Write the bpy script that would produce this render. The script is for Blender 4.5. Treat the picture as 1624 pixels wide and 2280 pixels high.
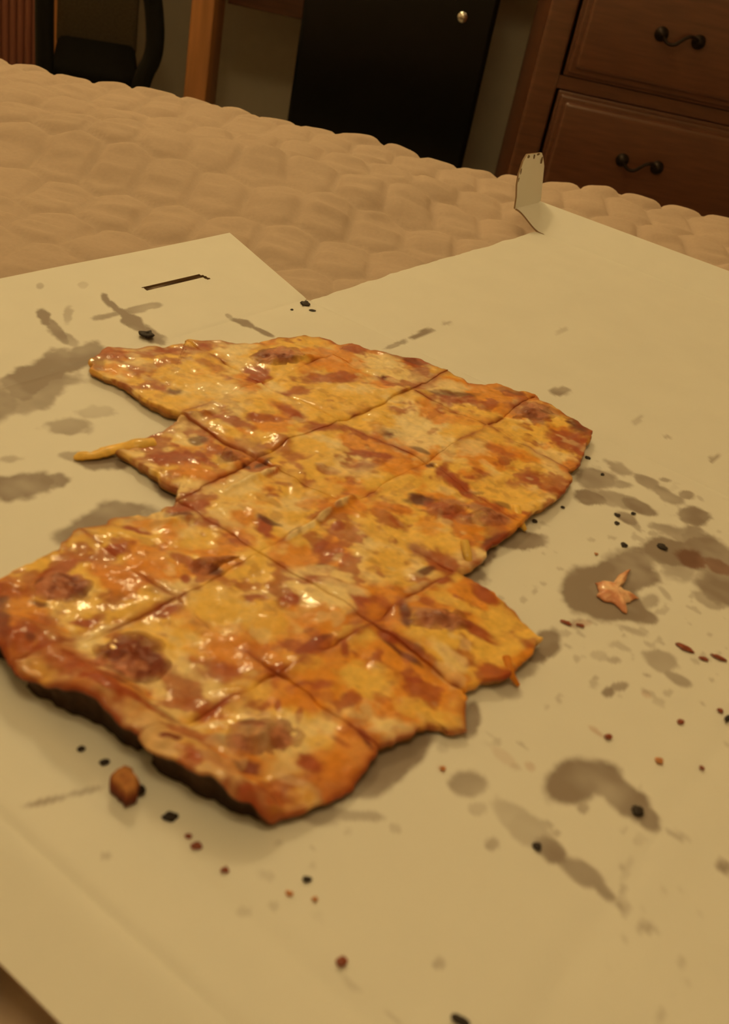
import bpy, math, random
import numpy as np
from mathutils import Matrix, Vector

for o in list(bpy.data.objects):
    bpy.data.objects.remove(o)
random.seed(4)
RNG = np.random.default_rng(11)
S = bpy.context.scene
COL = S.collection

# ------------------------------------------------------------------ camera
# ground frame: X and Y run along the two edge directions of the flat pizza box, Z up, box top face at z = 0
F_PX, CX, CY, H = 2293.0, 812.0, 1140.0, 0.25
AX = np.array([2655 - CX, 92 - CY, F_PX]); AX /= np.linalg.norm(AX)
BX = np.array([-3400 - CX, -1250 - CY, F_PX]); BX /= np.linalg.norm(BX)
DN = np.cross(AX, BX); DN /= np.linalg.norm(DN)
if DN[1] < 0: DN = -DN
BX = np.cross(DN, AX) * (1 if np.dot(np.cross(DN, AX), BX) > 0 else -1)
C2W = np.array([AX, BX, -DN])            # photo camera axes (right, down, forward) -> world
cam_d = bpy.data.cameras.new('camera')
cam = bpy.data.objects.new('camera', cam_d); COL.objects.link(cam)
Rm = np.column_stack([C2W[:, 0], -C2W[:, 1], -C2W[:, 2]])
M = Matrix(Rm.tolist()).to_4x4(); M.translation = Vector((0, 0, H))
cam.matrix_world = M
cam_d.sensor_fit = 'VERTICAL'; cam_d.sensor_height = 24.0
cam_d.lens = 24.0 * F_PX / 2280.0
cam_d.clip_start = 0.01
cam_d.dof.use_dof = True; cam_d.dof.focus_distance = 0.74; cam_d.dof.aperture_fstop = 9.5
S.camera = cam

# ------------------------------------------------------------------ world, lamp level, exposure
w = bpy.data.worlds.new('World'); S.world = w; w.use_nodes = True
w.node_tree.nodes['Background'].inputs[0].default_value = (1.0, 0.66, 0.30, 1)
w.node_tree.nodes['Background'].inputs[1].default_value = 0.0
LAMP_COL = (1.0, 0.755, 0.355, 1)
LAMP_STRENGTH = 300.0
FILL_STRENGTH = 26.0
S.view_settings.view_transform = 'Standard'; S.view_settings.look = 'None'
S.view_settings.gamma = 1.0; S.view_settings.use_curve_mapping = False
S.view_settings.exposure = -0.12

# ------------------------------------------------------------------ geometry helpers
U2 = np.array([0.5225, -0.853]); U2 /= np.linalg.norm(U2)     # room axes: u along the far wall, v away from the camera
V2 = np.array([-U2[1], U2[0]])
def uv(u, v, z): return (u * U2[0] + v * V2[0], u * U2[1] + v * V2[1], z)
ROOM_ROT = math.atan2(U2[1], U2[0])
def ray(px, py):
    return C2W @ np.array([px - CX, py - CY, F_PX])
def at_z(px, py, z=0.0):
    d = ray(px, py); t = (z - H) / d[2]; return (d[0] * t, d[1] * t, z)
def at_v(px, py, v):
    d = ray(px, py); t = v / (d[:2] @ V2); return (float(d[:2] @ U2) * t, v, d[2] * t + H)
def to_px(P):
    Q = (np.asarray(P) - np.array([0, 0, H])) @ C2W
    return Q[:, 0] / Q[:, 2] * F_PX + CX, Q[:, 1] / Q[:, 2] * F_PX + CY

PERM = np.random.default_rng(3).random((256, 256))
def vnoise(x, y, seed=0):
    x = np.asarray(x) + seed * 17.31; y = np.asarray(y) + seed * 9.77
    xi = np.floor(x).astype(int); yi = np.floor(y).astype(int)
    fx = x - xi; fy = y - yi
    fx = fx * fx * (3 - 2 * fx); fy = fy * fy * (3 - 2 * fy)
    g = lambda a, b: PERM[a & 255, b & 255]
    return (g(xi, yi) * (1 - fx) + g(xi + 1, yi) * fx) * (1 - fy) + (g(xi, yi + 1) * (1 - fx) + g(xi + 1, yi + 1) * fx) * fy
def fbm(x, y, scale, seed=0, octv=4):
    s = 0; a = 0.5; tot = 0
    for k in range(octv):
        s = s + a * vnoise(x * scale * 2 ** k, y * scale * 2 ** k, seed + k * 3); tot += a; a *= 0.55
    return s / tot
def ss(a, b, x):
    t = np.clip((np.asarray(x, float) - a) / (b - a), 0, 1); return t * t * (3 - 2 * t)

def link(name, me, mats, parent=None, smooth=True):
    o = bpy.data.objects.new(name, me); COL.objects.link(o)
    for m in (mats if isinstance(mats, (list, tuple)) else [mats]): me.materials.append(m)
    if smooth: me.polygons.foreach_set('use_smooth', np.ones(len(me.polygons), bool))
    if parent is not None: o.parent = parent
    return o
def mesh(verts, faces):
    me = bpy.data.meshes.new('m')
    me.from_pydata([tuple(map(float, v)) for v in verts] if not isinstance(verts, np.ndarray) else verts.tolist(), [], faces if not isinstance(faces, np.ndarray) else faces.tolist())
    me.update(); return me
def add_col(me, col):
    a = me.color_attributes.new('col', 'FLOAT_COLOR', 'POINT')
    c = np.ones((len(me.vertices), 4), np.float32); c[:, :3] = np.clip(col, 0, 1); a.data.foreach_set('color', c.ravel())
def tag(o, label, cat, group=None, kind=None):
    o['label'] = label
    if cat: o['category'] = cat
    if group: o['group'] = group
    if kind: o['kind'] = kind
    return o
def empty(name, loc, rz=0.0):
    o = bpy.data.objects.new(name, None); COL.objects.link(o); o.location = loc; o.rotation_euler = (0, 0, rz)
    o.empty_display_size = 0.02; return o
class MB:
    """collects boxes, tubes and lathes in one mesh"""
    def __init__(s): s.v = []; s.f = []
    def add(s, v, f):
        n = len(s.v); s.v += [tuple(map(float, q)) for q in v]; s.f += [tuple(i + n for i in q) for q in f]; return s
    def box(s, x0, x1, y0, y1, z0, z1, b=0.0):
        if b <= 0:
            v = [(x, y, z) for z in (z0, z1) for y in (y0, y1) for x in (x0, x1)]
            return s.add(v, [(0, 2, 3, 1), (4, 5, 7, 6), (0, 1, 5, 4), (2, 6, 7, 3), (0, 4, 6, 2), (1, 3, 7, 5)])
        import bmesh
        bm = bmesh.new(); bmesh.ops.create_cube(bm, size=1)
        for q in bm.verts:
            q.co = ((x0 + x1) / 2 + q.co.x * (x1 - x0), (y0 + y1) / 2 + q.co.y * (y1 - y0), (z0 + z1) / 2 + q.co.z * (z1 - z0))
        bmesh.ops.bevel(bm, geom=list(bm.edges), offset=b, segments=3, affect='EDGES', profile=0.6)
        bm.verts.index_update()
        s.add([q.co[:] for q in bm.verts], [tuple(q.index for q in f.verts) for f in bm.faces]); bm.free(); return s
    def tube(s, pts, r, n=10, flat=1.0, cap=True):
        pts = [Vector(p) for p in pts]; rs = r if isinstance(r, (list, tuple)) else [r] * len(pts)
        v = []; up = Vector((0, 0, 1)); last = None
        for i, p in enumerate(pts):
            t = (pts[min(i + 1, len(pts) - 1)] - pts[max(i - 1, 0)]).normalized()
            if last is None:
                a = t.cross(up)
                if a.length < 1e-3: a = t.cross(Vector((1, 0, 0)))
            else: a = last - t * last.dot(t)
            a.normalize(); last = a; b = t.cross(a)
            for k in range(n):
                an = 2 * math.pi * k / n
                v.append(p + a * (math.cos(an) * rs[i]) + b * (math.sin(an) * rs[i] * flat))
        f = [(i * n + k, i * n + (k + 1) % n, (i + 1) * n + (k + 1) % n, (i + 1) * n + k) for i in range(len(pts) - 1) for k in range(n)]
        if cap: f += [tuple(range(n - 1, -1, -1)), tuple((len(pts) - 1) * n + k for k in range(n))]
        return s.add(v, f)
    def lathe(s, prof, c=(0, 0, 0), axis='z', n=24):
        v = []
        for r, h in prof:
            for k in range(n):
                a = 2 * math.pi * k / n; x, y = r * math.cos(a), r * math.sin(a)
                p = (x, y, h) if axis == 'z' else (x, -h, y)
                v.append((c[0] + p[0], c[1] + p[1], c[2] + p[2]))
        f = [(i * n + k, i * n + (k + 1) % n, (i + 1) * n + (k + 1) % n, (i + 1) * n + k) for i in range(len(prof) - 1) for k in range(n)]
        f += [tuple(range(n - 1, -1, -1)), tuple((len(prof) - 1) * n + k for k in range(n))]
        return s.add(v, f)
    def build(s, name, mat, parent=None, smooth=False):
        me = mesh(s.v, s.f); o = link(name, me, mat, parent, False)
        if smooth:
            for p in me.polygons: p.use_smooth = True
            me.set_sharp_from_angle(angle=math.radians(40))
        return o

# ------------------------------------------------------------------ materials
def nmat(name, base=(.8, .8, .8), rough=0.6, attr=None, noise=None, bump=None, spec=0.5, coat=0.0, coat_r=0.1, metal=0.0, grain=None, sss=0.0):
    m = bpy.data.materials.new(name); m.use_nodes = True; nt = m.node_tree; N = nt.nodes; L = nt.links
    b = N['Principled BSDF']
    b.inputs['Base Color'].default_value = (*base, 1); b.inputs['Roughness'].default_value = rough
    b.inputs['Specular IOR Level'].default_value = spec; b.inputs['Metallic'].default_value = metal
    b.inputs['Coat Weight'].default_value = coat; b.inputs['Coat Roughness'].default_value = coat_r
    if sss: b.inputs['Subsurface Weight'].default_value = sss; b.inputs['Subsurface Scale'].default_value = 0.003
    tc = N.new('ShaderNodeTexCoord'); src = None
    if attr:
        a = N.new('ShaderNodeAttribute'); a.attribute_name = attr; src = a.outputs['Color']
    if noise:      # (scale, amount, stretch xyz)
        sc, am, st = noise
        mp = N.new('ShaderNodeMapping'); mp.inputs['Scale'].default_value = st; L.new(tc.outputs['Object'], mp.inputs[0])
        n = N.new('ShaderNodeTexNoise'); n.inputs['Scale'].default_value = sc; n.inputs['Detail'].default_value = 5; L.new(mp.outputs[0], n.inputs[0])
        r = N.new('ShaderNodeMapRange'); r.inputs[1].default_value = 0.25; r.inputs[2].default_value = 0.75
        r.inputs[3].default_value = 1 - am; r.inputs[4].default_value = 1 + am; L.new(n.outputs['Fac'], r.inputs[0])
        mx = N.new('ShaderNodeMix'); mx.data_type = 'RGBA'; mx.blend_type = 'MULTIPLY'; mx.inputs[0].default_value = 1
        if src: L.new(src, mx.inputs[6])
        else: mx.inputs[6].default_value = (*base, 1)
        L.new(r.outputs[0], mx.inputs[7]); src = mx.outputs[2]
    if src: L.new(src, b.inputs['Base Color'])
    if bump:       # (scale, strength, distance)
        n2 = N.new('ShaderNodeTexNoise'); n2.inputs['Scale'].default_value = bump[0]; n2.inputs['Detail'].default_value = 4; L.new(tc.outputs['Object'], n2.inputs[0])
        bp = N.new('ShaderNodeBump'); bp.inputs['Strength'].default_value = bump[1]; bp.inputs['Distance'].default_value = bump[2]
        L.new(n2.outputs['Fac'], bp.inputs['Height']); L.new(bp.outputs[0], b.inputs['Normal'])
        if coat: L.new(bp.outputs[0], b.inputs['Coat Normal'])
    return m
M_card = nmat('white_cardboard', attr='col', rough=0.55, spec=0.35, noise=(30, .02, (1, 1, 1)), bump=(900, .04, .0005))
M_quilt = nmat('quilted_cotton', (.58, .44, .34), 0.9, spec=0.1, noise=(300, .04, (1, 1, 1)), bump=(1500, .15, .0006))
M_cheese = nmat('melted_cheese', attr='col', rough=0.55, spec=0.25, coat=0.22, coat_r=0.11, noise=(260, .14, (1, 1, 1)), bump=(200, .14, .0008))
# oil lies on the cheese in spots, not as an even varnish
_t = M_cheese.node_tree; _b = _t.nodes['Principled BSDF']; _nz = _t.nodes.new('ShaderNodeTexNoise'); _nz.inputs['Scale'].default_value = 75; _nz.inputs['Detail'].default_value = 3
_n3 = _t.nodes.new('ShaderNodeTexNoise'); _n3.inputs['Scale'].default_value = 210; _n3.inputs['Detail'].default_value = 2
_b3 = _t.nodes.new('ShaderNodeBump'); _b3.inputs['Strength'].default_value = .24; _b3.inputs['Distance'].default_value = .0012
_t.links.new(_n3.outputs['Fac'], _b3.inputs['Height']); _t.links.new(_b3.outputs[0], _b.inputs['Coat Normal'])
_g = _t.nodes.new('ShaderNodeNewGeometry'); _t.links.new(_g.outputs['Position'], _n3.inputs[0]); _t.links.new(_g.outputs['Position'], _nz.inputs[0])
_mr = _t.nodes.new('ShaderNodeMapRange'); _mr.inputs[1].default_value = .42; _mr.inputs[2].default_value = .64; _mr.inputs[3].default_value = .02; _mr.inputs[4].default_value = .58
_t.links.new(_nz.outputs['Fac'], _mr.inputs[0]); _t.links.new(_mr.outputs[0], _b.inputs['Coat Weight'])
M_crust = nmat('baked_crust', attr='col', rough=0.7, spec=0.25, noise=(350, .25, (1, 1, 1)), bump=(420, .6, .001))
M_sausage = nmat('sausage_meat', attr='col', rough=0.55, spec=0.25, coat=0.15, coat_r=0.16, noise=(320, .22, (1, 1, 1)), bump=(380, .5, .0012))
M_burnt = nmat('burnt_crumb', (.025, .014, .010), 0.7, noise=(600, .5, (1, 1, 1)))
M_saucec = nmat('sauce_crumb', (.27, .055, .02), 0.45, noise=(600, .4, (1, 1, 1)))
M_orangec = nmat('orange_crumb', (.55, .22, .07), 0.45, noise=(600, .3, (1, 1, 1)))
M_wall = nmat('painted_wall', (.80, .70, .55), 0.85, noise=(3, .04, (1, 1, 1)), bump=(200, .1, .001))
M_ceil = nmat('painted_ceiling', (.75, .72, .66), 0.9, noise=(3, .03, (1, 1, 1)))
M_floor = nmat('carpet', (.34, .28, .21), 0.95, noise=(120, .2, (1, 1, 1)), bump=(400, .5, .004))
M_wood = nmat('cherry_wood', (.14, .052, .024), 0.38, spec=0.5, coat=0.5, coat_r=0.3, noise=(14, .28, (1, 1, 9)))
M_woodh = nmat('cherry_wood_horizontal', (.14, .050, .024), 0.34, spec=0.5, coat=0.6, coat_r=0.22, noise=(14, .22, (1, 9, 9)))
M_desk = nmat('oak_wood', (.50, .21, .07), 0.45, noise=(30, .3, (1.5, 1.5, .1)))
M_rib = nmat('ribbed_wood', (.20, .065, .038), 0.5, noise=(40, .25, (1.5, 1.5, .1)))
M_black = nmat('black_enamel', (.004, .004, .004), 0.2, spec=0.3, noise=(3, .2, (1, 1, 1)))
M_blackm = nmat('black_plastic', (.006, .006, .005), 0.5, spec=0.2, noise=(40, .2, (1, 1, 1)))
M_fabric = nmat('dark_fabric', (.006, .005, .004), 0.95, spec=0.03, noise=(200, .3, (1, 1, 1)), bump=(700, .3, .001))
M_backf = nmat('brown_fabric', (.075, .055, .032), 0.95, spec=0.03, noise=(200, .2, (1, 1, 1)), bump=(700, .3, .001))
M_chrome = nmat('bright_metal', (.85, .83, .78), 0.12, metal=1.0, noise=(3, .02, (1, 1, 1)))
M_iron = nmat('dark_bronze', (.035, .025, .02), 0.5, metal=1.0, noise=(60, .3, (1, 1, 1)))
M_base = nmat('bed_base_fabric', (.20, .15, .11), 0.9, noise=(80, .1, (1, 1, 1)))
M_trim = nmat('white_trim', (.6, .55, .46), 0.5, noise=(4, .03, (1, 1, 1)))
M_glow = bpy.data.materials.new('lamp_glow'); M_glow.use_nodes = True
M_fill = bpy.data.materials.new('fill_lamp_glow'); M_fill.use_nodes = True
_n = M_glow.node_tree; _e = _n.nodes.new('ShaderNodeEmission'); _e.inputs[0].default_value = LAMP_COL; _e.inputs[1].default_value = LAMP_STRENGTH
_n.links.new(_e.outputs[0], _n.nodes['Material Output'].inputs[0])
_n = M_fill.node_tree; _e = _n.nodes.new('ShaderNodeEmission'); _e.inputs[0].default_value = LAMP_COL; _e.inputs[1].default_value = FILL_STRENGTH
_n.links.new(_e.outputs[0], _n.nodes['Material Output'].inputs[0])

# ------------------------------------------------------------------ the room
ZF, ZC = -0.62, 1.83
UL, UR, VN, VF = -2.1, 1.9, -1.5, 3.1
def room_box(name, u0, u1, v0, v1, z0, z1, mat, label=None, cat=None):
    o = MB().box(u0, u1, v0, v1, z0, z1).build(name, mat); o.rotation_euler = (0, 0, ROOM_ROT); o['kind'] = 'structure'
    if label: o['label'] = label; o['category'] = cat
    return o
T = 0.1
room_box('floor', UL - T, UR + T, VN - T, VF + T, ZF - T, ZF, M_floor, 'brown carpeted floor under the bed', 'floor')
room_box('ceiling', UL - T, UR + T, VN - T, VF + T, ZC, ZC + T, M_ceil, 'white painted bedroom ceiling', 'ceiling')
room_box('wall_back', UL - T, UR + T, VF, VF + T, ZF, ZC, M_wall, 'beige painted wall behind the desk and fridge', 'wall')
room_box('wall_front', UL - T, UR + T, VN - T, VN, ZF, ZC, M_wall, 'beige painted wall behind the bed head', 'wall')
room_box('wall_left', UL - T, UL, VN, VF, ZF, ZC, M_wall, 'beige painted wall on the ribbed cabinet side', 'wall')
room_box('wall_right', UR, UR + T, VN, VF, ZF, ZC, M_wall, 'beige painted wall on the dresser side', 'wall')
room_box('baseboard_back', UL, UR, VF - .015, VF, ZF, ZF + .09, M_trim, 'pale baseboard along the far wall', 'baseboard')

# ceiling lamp: the room's light, reused for the added fill
def main_or_fill_lamp(u, v, label, glow, r):
    lamp = empty('main_or_fill_lamp', uv(u, v, ZC), ROOM_ROT); tag(lamp, label, 'lamp')
    MB().lathe([(.0, 0), (.11, -.001), (.115, -.012), (.09, -.03), (.03, -.036), (.0, -.037)][::-1]).build('ceiling_plate', M_iron, lamp, True)
    MB().tube([(0, 0, -.03), (0, 0, -.15)], .012).build('stem', M_iron, lamp, True)
    for k in range(3):
        a = k * 2.094 + .4; c, s_ = math.cos(a), math.sin(a)
        MB().tube([(0, 0, -.14), (c * .07, s_ * .07, -.165), (c * .14, s_ * .14, -.16), (c * .15, s_ * .15, -.19)], .008).build('arm', M_iron, lamp, True)
        prof = [(.004 + r * math.sin(math.pi * i / 12), -r * math.cos(math.pi * i / 12)) for i in range(13)]
        MB().lathe(prof, (c * .15, s_ * .15, -.19 - r)).build('globe', glow, lamp, True)
main_or_fill_lamp(-0.62, 2.15, 'ceiling lamp with three bright warm glass globes beyond the foot of the bed', M_glow, .03)
main_or_fill_lamp(-0.15, 0.05, 'added unseen fill lamp with three larger dim globes over the middle of the bed', M_fill, .07)  # unseen lamp, added to brighten the tab and camera-facing sides

# ------------------------------------------------------------------ mattress with quilted cover
def quilt_height(u, v):
    wu = u + .012 * (fbm(u, v, 5, 40, 2) - .5); wv = v + .02 * (fbm(u, v, 5, 44, 2) - .5)
    cw, ch = 0.046, 0.080                        # cell size along the bed edge and across it
    gu = wu / cw; gv = wv / ch
    best = np.full(np.shape(u), 9.0); sec = np.full(np.shape(u), 9.0)
    j0 = np.floor(gv).astype(int)
    for dj in (-1, 0, 1, 2):
        j = j0 + dj; off = (j & 1) * 0.5; i0 = np.floor(gu - off).astype(int)
        for di in (-1, 0, 1, 2):
            i = i0 + di; h1 = PERM[(i * 7 + 3) & 255, (j * 13 + 5) & 255] - .5; h2 = PERM[(i * 11 + 9) & 255, (j * 5 + 1) & 255] - .5
            cx = i + off + .16 * h1; cy = j + .16 * h2
            d = np.sqrt((gu - cx) ** 2 + ((gv - cy) * 1.15) ** 2)
            sec = np.where(d < best, best, np.minimum(sec, d)); best = np.minimum(best, d)
    e = sec - best                                # 0 on the seams
    puff = 1 - np.exp(-e / .15)
    wr = fbm(u * 9, v * 34, 1.4, 60, 3) - .5      # fine wrinkles along the bed edge direction
    return puff * .0068 + wr * .0115 * np.minimum(1, e * 2)
def axis(lo, d0, d1, hi, fine, coarse):
    return np.concatenate([np.arange(lo, d0, coarse), np.arange(d0, d1, fine), np.arange(d1, hi + 1e-6, coarse)])
MU0, MU1, MV0, MV1 = -1.20, 1.00, -0.95, 1.205      # mattress edges
RB = 0.045
tu = axis(MU0 - .02, -.78, .92, MU1 + .02, .0042, .05); tv = axis(-0.95, -.20, MV1 + .09, MV1 + .24, .0040, .03)
TU, TV = np.meshgrid(tu, tv, indexing='ij')
lat = tv * 0
arc0 = MV1 - RB; al = RB * math.pi / 2
edge_bow = .018 * (fbm(tu, tu * 0, 3.0, 70, 2) - .5)
tt = TV - edge_bow[:, None]
ang = np.clip((tt - arc0) / RB, 0, math.pi / 2)
vv = np.where(tt < arc0, tt, arc0 + RB * np.sin(ang)) + edge_bow[:, None]
zz = np.where(tt < arc0, 0, -RB * (1 - np.cos(ang))) - np.maximum(0, tt - arc0 - al)
nv_, nz_ = np.sin(ang), np.cos(ang)
q = quilt_height(TU, TV)
XA = TU * U2[0] + vv * V2[0]; XB = TU * U2[1] + vv * V2[1]
low = (fbm(TU, TV, 3.2, 80, 3) - .5) * .034 + (fbm(TU * .7, TV * 1.3, 8, 86, 2) - .5) * .022
under = ss(.10, .02, np.maximum(np.maximum(.10 - XA, XA - .95), np.maximum(-.03 - XB, XB - .45)))      # pressed flat under the box
low = low * (1 - .85 * under)
sag = -.012 * ss(.16, .10, XA) - .010 * under
zz = -.0115 + zz + sag + (low + q * .95) * nz_
zz = np.where(under > .05, np.minimum(zz, -.0030 + (1 - under) * .02), zz)
vv = vv + q * nv_
zz = np.maximum(zz, -.27)
uu = np.clip(TU, MU0, MU1)
VX = np.stack([uu * U2[0] + vv * V2[0], uu * U2[1] + vv * V2[1], zz], -1)
VX[0, :, 2] = -.27; VX[-1, :, 2] = -.27; VX[:, 0, 2] = -.27; VX[:, -1, 2] = -.27
nu, nv = TU.shape
idx = np.arange(nu * nv).reshape(nu, nv)
fq = np.stack([idx[:-1, :-1], idx[1:, :-1], idx[1:, 1:], idx[:-1, 1:]], -1).reshape(-1, 4)
mt = link('mattress', mesh(VX.reshape(-1, 3), fq), M_quilt)
tag(mt, 'cream quilted mattress with puffy stitched cells, lying under the pizza box', 'mattress')
bb = MB().box(MU0 + .01, MU1 - .01, MV0 + .01, MV1 - .01, ZF + .08, -.272, .02).build('bed_base', M_base, None, True); bb.rotation_euler = (0, 0, ROOM_ROT)
tag(bb, 'upholstered bed base under the quilted mattress', 'bed base')
for x in (MU0 + .1, MU1 - .1):
    for y in (MV0 + .1, MV1 - .1):
        f = MB().lathe([(.02, ZF), (.03, ZF + .08)], (x, y, 0)).build('bed_leg', M_iron, bb, True)

# ------------------------------------------------------------------ stains and painted pizza shadows on the cardboard (pixel, pixel, radii, turn, strength)
STAIN_SHADE = [(-10, 900, 60, 42, -30, .75), (60, 850, 70, 36, -30, .8), (130, 812, 70, 30, -20, .85), (190, 790, 50, 26, -10, .85), (90, 870, 90, 34, -25, .6),
 (210, 610 + 310, 40, 14, 0, .3), (158, 948, 52, 20, 0, .5), (55, 1080, 78, 30, -8, .9), (118, 1072, 34, 20, -10, .7), (20, 1022, 28, 8, 0, .4),
 (232, 1165, 105, 42, -18, .95), (270, 1135, 70, 22, -5, .8), (385, 1088, 52, 28, 20, .9), (320, 880, 52, 16, 18, .7), (360, 900, 40, 10, 20, .6), (235, 1030, 60, 20, 8, .85), (170, 1015, 28, 10, 0, .5),  # the ellipse under the cheese strand paints its grey shadow
 (98, 703, 22, 14, 45, .85), (125, 732, 44, 11, 50, .7), (150, 755, 40, 12, 30, .5), (150, 703, 13, 20, 15, .35),
 (237, 668, 18, 8, 50, .8), (262, 690, 34, 7, 48, .8), (300, 720, 60, 13, 40, .85), (340, 745, 40, 12, 35, .8), (285, 693, 60, 8, -12, .6), (90, 636, 9, 8, 0, .4), (185, 635, 10, 7, 0, .2),
 (510, 703, 9, 5, 30, .5), (545, 720, 32, 8, 18, .85), (585, 738, 36, 6, 25, .9),
 (935, 745, 36, 7, -20, .75), (890, 764, 30, 5, -22, .55), (995, 720, 11, 4, -10, .35), (1247, 872, 24, 8, -5, .7), (1250, 737, 14, 5, -25, .2), (1486, 973, 12, 6, 10, .5), (1420, 935, 12, 5, -40, .3), (1592, 1020, 13, 7, -35, .55),
 (1335, 1066, 44, 24, 8, .65), (1312, 1106, 34, 13, 12, .95), (1375, 1110, 60, 16, 15, .6), (1425, 1128, 42, 12, 22, .8), (1380, 1046, 36, 13, 22, .5), (1385, 1078, 24, 9, 12, .55), (1392, 1152, 26, 10, 25, .8), (1412, 1165, 24, 6, 50, .5),
 (1440, 1072, 36, 11, 25, .6), (1490, 1105, 44, 15, 32, .65), (1545, 1145, 40, 18, 12, .7), (1530, 1102, 20, 9, 8, .6), (1482, 1068, 14, 5, 10, .5), (1455, 1188, 12, 6, 10, .4), (1560, 1110, 12, 5, 40, .25),
 (1150, 1205, 52, 18, 0, .95), (1100, 1190, 60, 22, 0, .9), (1080, 1235, 32, 24, -20, .9), (1045, 1275, 40, 26, 30, .6),
 (1300, 1315, 48, 46, 20, .9), (1345, 1300, 90, 48, -18, .95), (1390, 1270, 80, 44, -12, .95), (1420, 1245, 60, 30, -15, .75), (1370, 1345, 80, 40, 15, .95), (1430, 1368, 48, 16, 22, .75), (1445, 1340, 22, 24, 40, .5), (1425, 1290, 50, 26, -20, .8), (1400, 1400, 36, 8, 22, .4),
 (1490, 1230, 64, 34, 8, .85), (1510, 1262, 46, 34, 10, .55), (1520, 1195, 56, 16, 18, .6), (1575, 1240, 70, 40, 15, .95), (1610, 1300, 66, 44, 20, .8), (1580, 1335, 40, 16, 25, .5), (1560, 1210, 50, 25, 25, .7), (1480, 1320, 20, 6, 45, .3),
 (1222, 1432, 30, 30, 0, .9), (1205, 1450, 40, 20, -20, .8), (1120, 1530, 44, 20, 20, .35), (1160, 1490, 30, 22, 0, .4),
 (1380, 1528, 22, 11, -15, .55), (1355, 1541, 15, 12, 0, .7), (1470, 1475, 34, 22, 20, .45), (1510, 1512, 34, 10, 28, .55), (1368, 1470, 20, 11, 0, .45), (1335, 1458, 18, 9, 0, .25), (1440, 1503, 14, 6, 15, .4), (1325, 1510, 9, 6, 0, .4),
 (1048, 1595, 26, 38, 10, .9), (1000, 1612, 60, 14, -5, .9), (900, 1665, 66, 46, -30, .95), (930, 1640, 40, 40, 0, .9), (840, 1720, 80, 40, -30, .95), (780, 1760, 90, 22, -18, .85), (715, 1810, 50, 30, 10, .6), (770, 1815, 70, 14, 4, .55), (660, 1800, 60, 14, -20, .6),  # the first ellipse paints the shadow below the curled pizza lip
 (1040, 1743, 42, 29, 8, .6), (985, 1665, 16, 12, 0, .2), (1065, 1801, 18, 12, 0, .3),
 (1285, 1740, 70, 50, -10, .85), (1330, 1735, 60, 40, 20, .8), (1395, 1780, 70, 36, 35, .92), (1445, 1820, 36, 24, 50, .75), (1300, 1800, 16, 12, 0, .5), (1510, 1862, 28, 9, 22, .4), (1612, 1930, 24, 16, 20, .6),
 (1140, 1815, 50, 22, 38, .38), (1185, 1855, 50, 26, 35, .45), (1225, 1892, 36, 22, 30, .8), (1240, 1855, 12, 9, 0, .4), (1205, 1838, 26, 10, 0, .4), (1305, 1950, 62, 25, 33, .68), (1350, 1990, 50, 20, 42, .7), (1380, 2018, 22, 9, 45, .6), (1385, 1985, 10, 22, 10, .35),
 (1096, 1881, 15, 13, 0, .55), (1446, 2063, 24, 14, 10, .4), (976, 2145, 13, 12, 0, .45), (235, 1905, 11, 8, 0, .3), (545, 2030, 12, 8, 0, .2), (610, 2018, 10, 9, 0, .22), (595, 1950, 14, 8, 20, .18), (880, 1845, 14, 9, 30, .3),
 (110, 1782, 56, 9, -12, .55), (185, 1763, 60, 8, -13, .5), (780, 2190, 26, 8, 40, .2), (880, 2270, 30, 8, 40, .2), (1420, 1770, 8, 30, 20, .18), (1395, 1940, 8, 30, 25, .15)]
SR = [(1540, 1245, 34, 16, 25, .8), (1600, 1262, 30, 14, 25, .7), (1130, 1690, 40, 10, 40, .18), (985, 1712, 12, 8, 30, .5), (1180, 1705, 14, 10, 30, .3), (1290, 1390, 22, 8, -5, .4), (1330, 1630, 22, 6, 35, .4), (1440, 1545, 14, 8, 30, .3), (1010, 1530, 20, 8, 30, .2)]
def splat(px, py, items, warp, soft=.22):
    out = np.zeros_like(px)
    for (cx, cy, rx, ry, rot, s) in items:
        m = (abs(px - cx) < 1.6 * max(rx, ry) + 4) & (abs(py - cy) < 1.6 * max(rx, ry) + 4)
        if not m.any(): continue
        c, sn = math.cos(math.radians(rot)), math.sin(math.radians(rot))
        dx, dy = px[m] - cx, py[m] - cy
        qd = np.sqrt(((dx * c + dy * sn) / rx) ** 2 + ((-dx * sn + dy * c) / ry) ** 2)
        qd = qd + warp[m] * min(1.0, 22.0 / max(8, min(rx, ry)))
        out[m] = np.maximum(out[m], s * (1 - ss(1 - soft, 1 + soft, qd)))
    return out
WHITE = np.array([.83, .80, .74]); KRAFT = np.array([.30, .19, .10])
def card_colour(P):
    px, py = to_px(P)
    warp = (fbm(P[:, 0], P[:, 1], 90, 5, 4) - .5) * 1.5
    s = splat(px, py, STAIN_SHADE, warp); r = splat(px, py, SR, warp)
    s = np.clip(s * 1.22, 0, 1) * (.58 + .84 * fbm(P[:, 0], P[:, 1], 55, 9, 3))
    fleck = ss(.74, .80, fbm(P[:, 0], P[:, 1], 170, 31, 2)) * ss(.52, .62, fbm(P[:, 0], P[:, 1], 16, 33, 2)) * ss(.30, .16, P[:, 1]) * ss(.55, .45, P[:, 0]) * ss(.15, .20, P[:, 0]) * .35
    s = np.clip(np.maximum(s, fleck), 0, 1)[:, None]; r = np.clip(r, 0, 1)[:, None]
    c = WHITE * (1 - s * (1 - np.array([.37, .305, .275])))
    return c * (1 - r * (1 - np.array([.55, .25, .16])))

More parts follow.
